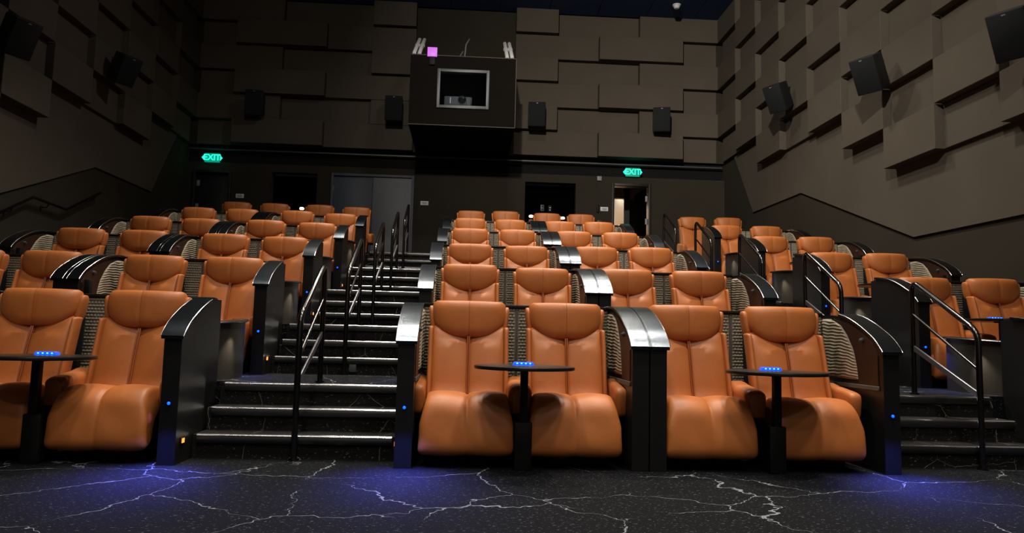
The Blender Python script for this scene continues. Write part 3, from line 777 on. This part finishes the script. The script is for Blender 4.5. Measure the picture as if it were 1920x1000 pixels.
for k in range(2, 6):
    for pn, s, txt in DRUMS:
        x, wi = PODS[pn]
        t = empty('ledge_wall', 'low curved charcoal wall with ledge, %s at the %s' % (txt, ROWN[k]), 'low wall', (x + s * (wi + TH - 0.01), BACKY + (k - 2) * P_ROW, row_z(k)), 'curved ledge walls')
        for nm, me in zip(('curved_wall', 'ledge_top', 'ledge_edge'), m_drum[s]): part(nm, me, t)

# ------------------------------------------------------------------ aisle handrails
def rail_meshes():
    yb = 0.76; sl = R_ROW
    def bend(p0, p1, p2, r, n=6):
        a = Vector(p1) + (Vector(p0) - Vector(p1)).normalized() * r; b = Vector(p1) + (Vector(p2) - Vector(p1)).normalized() * r
        return [tuple(a * (1 - t) ** 2 + Vector(p1) * 2 * t * (1 - t) + b * t * t) for t in [i / n for i in range(n + 1)]]
    A, B, D, E_ = (0, 0, 0), (0, 0, 0.95), (0, yb, 1.37), (0, yb, R_ROW)
    path = [A, (0, 0, 0.5)] + bend(A, B, D, 0.09) + bend(B, D, E_, 0.11) + [(0, yb, 0.8), E_]
    frame = MB().tube(path, 0.021, 12).mesh('rail_frame', M['black_metal'], smooth=50)
    mid = MB().tube([(0, 0, 0.68), (0, yb, 1.10)], 0.012, 10).mesh('mid_rail', M['black_metal'], smooth=50)
    low = MB().prism([(-0.014, 0.52), (yb + 0.014, 0.858), (yb + 0.014, 0.812), (-0.014, 0.474)], 'x', -0.008, 0.008).mesh('lower_bar', M['rail_bar'], bevel=0.003, segs=1)
    fl = MB().cyl((0, 0, 0), 0.035, 0.012, 'z', 16).mesh('floor_flange', M['black_metal'])
    return frame, mid, low, fl
RM = rail_meshes()
for an, xr in (('left aisle', -1.1), ('right aisle', 3.59)):
    for k in range(1, 6):
        t = empty('aisle_handrail', 'glossy black handrail in the %s, from %s to %s' % (an, ROWN[k], ROWN[k + 1]), 'handrail', (xr, 5.0 + row_y(k), row_z(k)), 'aisle handrails')
        for nm, me in zip(('rail_frame', 'mid_rail', 'lower_bar', 'floor_flange'), RM): part(nm, me, t)
        part('floor_flange', RM[3], t, (0, 0.76, R_ROW))
# sloping rail on the left wall
pts = [(10.0, 2.12), (10.48, 2.33), (11.38, 2.76), (12.3, 2.73), (13.38, 3.22)]
t = empty('wall_handrail', 'thin black handrail bracketed to the dark left wall, following the steps', 'handrail', (-6.55, 10.0, 0))
xw = XL['base']
part('rail', MB().tube([(0.0, y - 10.0, z) for y, z in [(8.6, 1.83)] + pts], 0.022, 10).mesh('rail', M['black_metal'], smooth=60), t)
for y, z in [(9.2, 1.93), (10.9, 2.53), (11.8, 2.745), (13.2, 3.14)]:
    part('bracket', MB().tube([(-0.115, 0, -0.07), (-0.03, 0, -0.07), (0, 0, -0.02)], 0.009, 8).cyl((-0.115, 0, -0.07), 0.03, 0.012, 'x', 12).mesh('bracket', M['black_metal']), t, (0, y - 10.0, z))

# ------------------------------------------------------------------ projection booth
BX0, BX1, BY, BZ0, BZ1 = -1.32, 0.89, 15.04, 5.18, 6.67
WX0, WX1, WZ0, WZ1 = -0.70, 0.28, 5.60, 6.33
bt = empty('projection_booth', 'dark boxed projection booth overhanging from the back wall with a framed window', 'booth', (0, 0, 0))
mb = MB().box(BX0, WX0, BY, BY + .06, BZ0, BZ1).box(WX1, BX1, BY, BY + .06, BZ0, BZ1).box(WX0, WX1, BY, BY + .06, BZ0, WZ0).box(WX0, WX1, BY, BY + .06, WZ1, BZ1)
part('front_panel', mb.mesh('front_panel', M['booth_fabric'], smooth=0), bt)
part('side_panel', MB().box(BX0, BX0 + .05, BY + .06, 17.5, BZ0, BZ1).mesh('side_panel', M['booth_fabric'], smooth=0), bt)
part('side_panel', MB().box(BX1 - .05, BX1, BY + .06, 17.5, BZ0, BZ1).mesh('side_panel', M['booth_fabric'], smooth=0), bt)
part('underside', MB().box(BX0 + .05, BX1 - .05, BY + .06, 17.5, BZ0, BZ0 + .05).mesh('underside', M['black_fabric'], smooth=0), bt)
part('roof', MB().box(BX0 + .05, BX1 - .05, BY + .06, 17.5, BZ1 - .05, BZ1).mesh('roof', M['black_fabric'], smooth=0), bt)
part('edge_trim', MB().box(BX0, BX1, BY - .008, BY + .004, BZ0 - .008, BZ0 + .008).box(BX0, BX1, BY - .008, BY + .004, BZ1 - .008, BZ1 + .008)
     .box(BX1 - .008, BX1 + .006, BY - .008, BY + .004, BZ0, BZ1).mesh('edge_trim', M['strip'], smooth=0), bt)
fw = 0.055
fr = part('window_frame', MB().box(WX0 - fw, WX0 + .01, BY - .03, BY + .10, WZ0 - fw, WZ1 + fw).box(WX1 - .01, WX1 + fw, BY - .03, BY + .10, WZ0 - fw, WZ1 + fw)
          .box(WX0, WX1, BY - .03, BY + .10, WZ0 - fw, WZ0 + .01).box(WX0, WX1, BY - .03, BY + .10, WZ1 - .01, WZ1 + fw).mesh('window_frame', M['frame'], bevel=0.006), bt, label='satin metal window frame')
part('pane', MB().prism([(BY + .085, WZ0), (BY + .091, WZ0), (BY - .012, WZ1), (BY - .018, WZ1)], 'x', WX0, WX1).mesh('pane', M['glass'], smooth=0), fr)
area('booth_inside_fill', (-0.2, BY + 0.25, 6.55), 0.3, 1.6, (0.8, 0.9, 1.0))  # added fill light that lifts the projector behind the glass
part('inner_shelf', MB().box(-1.0, 0.6, BY + .15, BY + 1.2, BZ0 + .05, 5.455).mesh('inner_shelf', M['black'], smooth=0), bt)
pj = empty('projector', 'grey projector with a round lens seen through the booth window', 'projector', (-0.28, BY + .20, 5.455))
part('case', MB().box(-0.33, 0.26, 0, 0.5, 0.0, 0.42).mesh('case', M['projector'], bevel=0.03), pj)
part('lens', MB().cyl((0.05, 0.02, 0.345), 0.065, -0.05, 'y', 28, 0.06).mesh('lens', M['lens'], bevel=0.01), pj)
part('lens_ring', MB().cyl((0.05, 0.01, 0.345), 0.09, -0.025, 'y', 28).mesh('lens_ring', M['black']), pj)
part('vent_strip', MB().box(-0.205, -0.185, -0.012, 0.01, 0.26, 0.39).mesh('vent_strip', M['white'], bevel=0.003), pj)
part('fin', MB().box(0.17, 0.185, -0.015, 0.01, 0.2, 0.40).box(0.20, 0.215, -0.015, 0.01, 0.2, 0.40).mesh('fin', M['grey']), pj)
# bright pipes and cables rising behind the booth top
def pipe_pair(name, xs, lab):
    t = empty(name, lab, 'pipes', (0, 0, 0), 'pipe pairs on the booth')
    for x in xs:
        part('pipe', MB().tube([(x, 15.06, BZ1), (x, 15.09, BZ1 + 0.05), (x, 16.45, 7.57)], 0.042, 12).mesh('pipe', M['silver'], smooth=60), t)
        part('collar', MB().tube([(x, 15.86, 7.188), (x, 15.94, 7.24)], 0.052, 12).mesh('collar', M['silver']), t)
pipe_pair('pipe_pair', (-1.255, -1.145), 'pair of bright silver pipes at the left end of the booth top')
pipe_pair('pipe_pair', (0.695, 0.80), 'pair of bright silver pipes at the right end of the booth top')
for i, (x, h) in enumerate([(-0.36, 7.25), (-0.22, 7.55)]):
    solo('cable', MB().tube([(x, 16.0, BZ1 - 0.0), (x + 0.0, 16.05, 6.95), (x + 0.03, 16.2, h - 0.15), (x + 0.10, 16.5, h + .1)], 0.018, 8).mesh('cable', M['grey'], smooth=60),
         ['shorter grey cable curving up above the booth', 'longer grey cable curving up above the booth'][i], 'cable')
t = empty('lit_panel', 'square magenta glowing panel on the front edge of the booth top', 'light panel', (-0.872, BY - .05, 6.72))
part('panel', MB().box(-0.10, 0.10, -0.02, 0.02, -0.095, 0.095).mesh('panel', M['magenta'], bevel=0.004), t)
part('panel_bracket', MB().box(-0.06, 0.06, 0.0, 0.04, -0.27, -0.095).mesh('panel_bracket', M['black'], bevel=0.006), t)

# ------------------------------------------------------------------ speakers
m_scab = MB().prism([(0.0, -0.29), (0.30, -0.25), (0.30, 0.27), (0.0, 0.29)], 'x', -0.20, 0.20)
m_scab = m_scab.mesh('cabinet', M['speaker'], bevel=0.012)
m_sgr = MB().box(-0.192, 0.192, -0.016, 0.0, -0.28, 0.28).mesh('grille', M['grille'], bevel=0.006)
m_sbr = MB().box(-0.03, 0.03, 0.30, 0.62, -0.04, 0.04).box(-0.09, 0.09, 0.60, 0.62, -0.09, 0.09).mesh('mount', M['black'], bevel=0.005)
m_sbd = MB().box(-0.022, 0.022, -0.019, -0.014, 0.248, 0.262).mesh('badge', M['grey'])
def speaker(loc, rz, tilt, lab, sc=1.0, roll=0):
    t = empty('speaker', lab, 'speaker', loc, 'wall speakers', (tilt, roll, rz)); t.scale = (sc,) * 3
    part('cabinet', m_scab, t); g = part('grille', m_sgr, t); part('badge', m_sbd, g)
    part('mount', m_sbr, t)
    return t
for x, rz, lab in [(-5.01, 0.12, 'dark speaker in the shadowy left end of the back wall'), (-1.83, 0.05, 'black speaker on the back wall just left of the projection booth'),
                   (1.51, -0.05, 'black speaker on the back wall just right of the projection booth'), (4.48, -0.2, 'black speaker at the right end of the back wall')]:
    speaker((x, 16.84, 6.06), rz, 0.10, lab)
for y, z, lab in [(13.07, 5.36, 'smallest and farthest black speaker on the right wall'), (9.95, 4.68, 'middle black speaker on the right wall'), (7.16, 4.11, 'largest, nearest black speaker on the right wall, cut by the frame')]:
    speaker((5.60, y, z), -pi / 2 + 0.55, 0.5, lab, 0.9)
for y, z, lab in [(9.98, 4.66, 'near black speaker on the left wall'), (13.0, 5.32, 'far black speaker on the left wall')]:
    speaker((-6.05, y, z), pi / 2 - 0.5, 0.5, lab, 0.9)

# ------------------------------------------------------------------ doors and wall items
def frame_mb(a, b, top, y0=17.46, y1=17.72, wd=0.06):
    return MB().box(a, a + wd, y0, y1, FLOOR6, top).box(b - wd, b, y0, y1, FLOOR6, top).box(a + wd, b - wd, y0, y1, top - wd, top)
m_hinge = MB().box(-0.035, 0.035, -0.008, 0.008, -0.07, 0.07).mesh('hinge', M['grey'], bevel=0.003)
d1 = struct('door_1', frame_mb(*DL).mesh('door_1', M['door_black'], bevel=0.005), label='dark closed exit door at the left end of the back wall')
part('leaf', MB().box(DL[0] + .06, DL[1] - .06, 17.58, 17.63, FLOOR6 + .01, DL[2] - .06).mesh('leaf', M['door_black'], bevel=0.004), d1)
for z in (4.28, 3.72): part('hinge', m_hinge, d1, (DL[0] + .10, 17.57, z))
d2 = struct('door_2', frame_mb(*DD).mesh('door_2', M['door_dark'], bevel=0.005), label='wide double door, left leaf darker than the right')
mid = (DD[0] + DD[1]) / 2
part('leaf', MB().box(DD[0] + .06, mid - .004, 17.53, 17.58, FLOOR6 + .01, DD[2] - .06).mesh('leaf', M['door_dark'], bevel=0.004), d2, label='dark blue-grey left leaf')
part('leaf', MB().box(mid + .004, DD[1] - .06, 17.52, 17.57, FLOOR6 + .01, DD[2] - .06).mesh('leaf', M['door_light'], bevel=0.004), d2, label='paler grey right leaf')
for z in (4.25, 3.4): part('hinge', m_hinge, d2, (DD[0] + .05, 17.50, z), scale=(0.5, 1, 1)); part('hinge', m_hinge, d2, (DD[1] - .05, 17.50, z), scale=(0.5, 1, 1))
d3 = struct('door_3', frame_mb(*DR).mesh('door_3', M['door_black'], bevel=0.005), label='open exit door to the lit corridor at the right of the back wall')
lf = part('leaf', MB().box(-0.84, 0, 0, 0.045, 0, 2.27).mesh('leaf', M['void'], bevel=0.004), d3, (DR[1] - .07, 17.70, FLOOR6 + .01), (0, 0, -radians(84)))
for z in (4.28, 3.72): part('hinge', m_hinge, d3, (DR[1] - .075, 17.60, z))
# corridor behind
struct('wall_corridor', MB().box(2.6, 6.4, 21.2, 21.3, FLOOR6, 5.4).box(2.6, 2.7, 17.8, 21.2, FLOOR6, 5.4).mesh('wall_corridor', M['beige'], smooth=0))
struct('ceiling_corridor', MB().box(2.6, 6.4, 17.8, 21.3, 5.0, 5.1).mesh('ceiling_corridor', M['beige'], smooth=0))
struct('trim_1', MB().box(2.7, 6.4, 19.0, 19.15, 4.55, 5.0).mesh('trim_1', M['darkgrey'], smooth=0))
struct('wall_corridor_side', MB().box(4.05, 4.2, 19.0, 21.2, FLOOR6, 5.0).mesh('wall_corridor_side', M['door_black'], smooth=0))
area('corridor_lamp', (3.5, 20.2, 4.9), 0.8, 130, (1.0, 0.82, 0.6))
solo('tube_lamp', MB().box(3.3, 4.1, 20.55, 20.68, 4.93, 4.99).mesh('tube_lamp', M['tube_white'], bevel=0.01), 'bright tube lamp on the corridor ceiling beyond the open door', 'lamp')

def text_mesh(s, size, ext):
    cu = bpy.data.curves.new('t', 'FONT'); cu.body = s; cu.size = size; cu.extrude = ext; cu.align_x = 'CENTER'; cu.align_y = 'CENTER'
    cu.offset = 0.004
    o = bpy.data.objects.new('t', cu); C.objects.link(o)
    dg = bpy.context.evaluated_depsgraph_get(); dg.update()
    me = bpy.data.meshes.new_from_object(o.evaluated_get(dg)); bpy.data.objects.remove(o)
    me.materials.clear(); me.materials.append(M['exit_green']); return me
m_exit = text_mesh('EXIT', 0.22, 0.006)
m_exbody = MB().box(-0.20, 0.20, 0.0, 0.05, -0.115, 0.115).mesh('sign_body', M['exit_core'], bevel=0.008)
def chev(s): return MB().prism([(s * 0.215, 0.07), (s * 0.275, 0.0), (s * 0.215, -0.07)], 'y', -0.006, 0.02).mesh('arrow', M['exit_green'], smooth=0)
m_ch = {1: chev(1), -1: chev(-1)}
for x, z, lab in [(-6.06, 4.86, 'glowing green EXIT sign above the dark left door'), (3.92, 4.89, 'glowing green EXIT sign above the open right door')]:
    t = empty('exit_sign', lab, 'exit sign', (x, 17.40, z), 'exit signs'); t.scale = (0.86, 1, 0.9)
    b = part('sign_body', m_exbody, t); part('lettering', m_exit, b, (0, -0.008, 0), (pi / 2, 0, 0), label='EXIT in bright green')
    part('arrow', m_ch[1], b); part('arrow', m_ch[-1], b)
    part('sign_stem', MB().box(-0.03, 0.03, 0.05, 0.22, -0.03, 0.03).mesh('sign_stem', M['black']), t)
    point('exit_sign_lamp', (x, 17.25, z), 0.5, (0.0, 0.9, 0.5), 0.08)
m_pl = MB().box(-0.095, 0.095, -0.012, 0.0, -0.05, 0.05).mesh('plate', M['sign'], bevel=0.004)
mb = MB()
for z, wd in ((0.018, 0.05), (-0.002, 0.06), (-0.02, 0.04)): mb.box(-wd, wd, -0.0145, -0.0115, z - 0.005, z + 0.005)
m_pt = mb.mesh('print_lines', M['sign_ink'], smooth=0)
for x, z, lab in [(-5.40, 3.99, 'small grey sign plate beside the dark left exit door'), (-1.08, 3.97, 'small white sign plate right of the double door'), (3.25, 3.975, 'small pale sign plate left of the open exit door')]:
    o = solo('sign_plate', m_pl, lab, 'sign', (x, 17.5, z), 'small wall signs'); part('print_lines', m_pt, o)
solo('junction_box', MB().box(-0.055, 0.055, -0.04, 0, -0.055, 0.055).mesh('junction_box', M['grey'], bevel=0.006), 'small grey box on the wall up left of the open exit door', 'wall box', (3.12, 17.5, 4.72))
solo('wall_box', MB().box(-0.05, 0.05, -0.04, 0, -0.07, 0.07).mesh('wall_box', M['darkgrey'], bevel=0.006), 'small dark wall box low down left of the open exit door', 'wall box', (3.13, 17.5, 3.62))
solo('card_reader', MB().box(-0.03, 0.03, -0.03, 0, -0.10, 0.10).mesh('card_reader', M['black'], bevel=0.006), 'narrow black reader beside the pale sign plate', 'card reader', (3.09, 17.5, 3.98))
t = empty('socket_plate', 'grey double socket plate inside the right black recess', 'socket', (1.79, 17.95, 4.03))
part('plate', MB().box(-0.045, 0.045, -0.012, 0, -0.08, 0.08).mesh('plate', M['darkgrey'], bevel=0.004), t)
part('socket', MB().box(-0.02, 0.02, -0.016, -0.01, 0.02, 0.05).mesh('socket', M['black']), t); part('socket', MB().box(-0.02, 0.02, -0.016, -0.01, -0.05, -0.02).mesh('socket', M['black']), t)
t = empty('cable_outlet', 'black outlet with two pale plugs inside the right black recess', 'socket', (1.98, 17.95, 4.02))
part('plate', MB().box(-0.045, 0.045, -0.010, 0, -0.08, 0.08).mesh('plate', M['black'], bevel=0.004), t)
for z in (0.02, -0.04): part('plug', MB().cyl((0, -0.01, z), 0.014, -0.02, 'y', 10).mesh('plug', M['white']), t)
solo('floor_outlet', MB().box(-0.032, 0.032, -0.012, 0, -0.036, 0.036).mesh('floor_outlet', M['darkgrey'], bevel=0.004), 'small grey outlet plate low on the left aisle steps beside the second handrail', 'outlet', (-1.03, NOSE + P_ROW - 2 * TREAD, R_ROW + 0.06))
# small lamps between the back row seats
m_lpost = MB().box(-0.055, 0.055, -0.05, 0.05, 0, 1.05).mesh('post', M['brown'], bevel=0.006)
m_lshade = MB().cyl((0, 0, 1.05), 0.02, 0.06, 'z', 12).mesh('stem', M['black'])
m_lglow = MB().pillow((0, 0, 1.125), (0.048, 0.048, 0.03), 0.9, 14, 8).mesh('lamp_glow', M['lamp_warm'], smooth=80)
for x, lab, h in [(-3.50, 'warm lamp on brown post between middle recliners of the back row, left block', 1.0), (1.31, 'warm lamp on brown post between middle recliners of the back row, centre block', 1.0), (1.985, 'warm lamp on brown post between the right two back row recliners, centre block', 0.985)]:
    t = empty('post_lamp', lab, 'lamp', (x, 15.5, FLOOR6), 'lamps on posts in the back row'); t.scale = (1, 1, h)
    part('post', m_lpost, t); part('stem', m_lshade, t); part('lamp_glow', m_lglow, t, label='warm white light')
    point('post_lamp_light', (x, 15.40, FLOOR6 + 1.12), 0.2, (1, .7, .4), 0.03)
solo('niche_lamp', MB().pillow((0, 0, 0), (0.045, 0.03, 0.03), 0.9, 12, 8).mesh('niche_lamp', M['lamp_warm'], smooth=80), 'tiny warm lamp on the back of the left black recess', 'lamp', (-4.45, 17.92, 3.87))
# smoke detector
t = empty('smoke_detector', 'white round smoke detector on the dark ceiling near the right', 'smoke detector', (4.77, 16.63, ZC))
part('base', MB().cyl((0, 0, -0.03), 0.10, 0.03, 'z', 24).mesh('base', M['white'], bevel=0.006), t)
part('head', MB().cyl((0, 0, -0.10), 0.055, 0.07, 'z', 24, 0.085).mesh('head', M['white'], bevel=0.006), t)

# ------------------------------------------------------------------ light given by the blue marker lights
for k, pn in POD_LIST:
    x, wi = PODS[pn]
    for s in (-1, 1):
        aisle = (pn == 'L2' and s > 0) or (pn == 'C1' and s < 0) or (pn == 'C2' and s > 0) or (pn == 'R1' and s < 0)
        if not aisle: continue
        xx = x + s * (wi + TH / 2); yy = 5.0 + row_y(k) + FY - 0.02; zz = row_z(k) + 0.378
        if k <= 3:
            spot('marker_light_glow', (xx, yy - 0.09, zz), (xx, yy - 0.27, row_z(k)), 78 if k == 1 else 12, BLUE, 124 if k == 1 else 105, 1.0, 0.01)
            spot('seat_side_glow', (xx - s * (TH / 2 + 0.004), yy + 0.10, row_z(k) + 0.30), (xx - s * 0.4, yy + 0.10, row_z(k) + 0.22), 0.30, (0.28, 0.14, 1.0), 50, 1.0, 0.01)
# spots without fixtures under the ledges, added for the light streaks on the curved walls
for k in range(2, 6):
    for pn, s in (('L2', 1), ('R1', -1)):
        x, wi = PODS[pn]
        fx = x + s * (wi + TH - 0.01); fy = BACKY + (k - 2) * P_ROW
        spot('ledge_streak_spot', (fx + s * 0.03, fy + 0.26, row_z(k) + 0.40), (fx - s * 0.12, fy + 0.18, row_z(k)), 12, (1.0, 0.86, 0.66), 62, 1.0, 0.012)
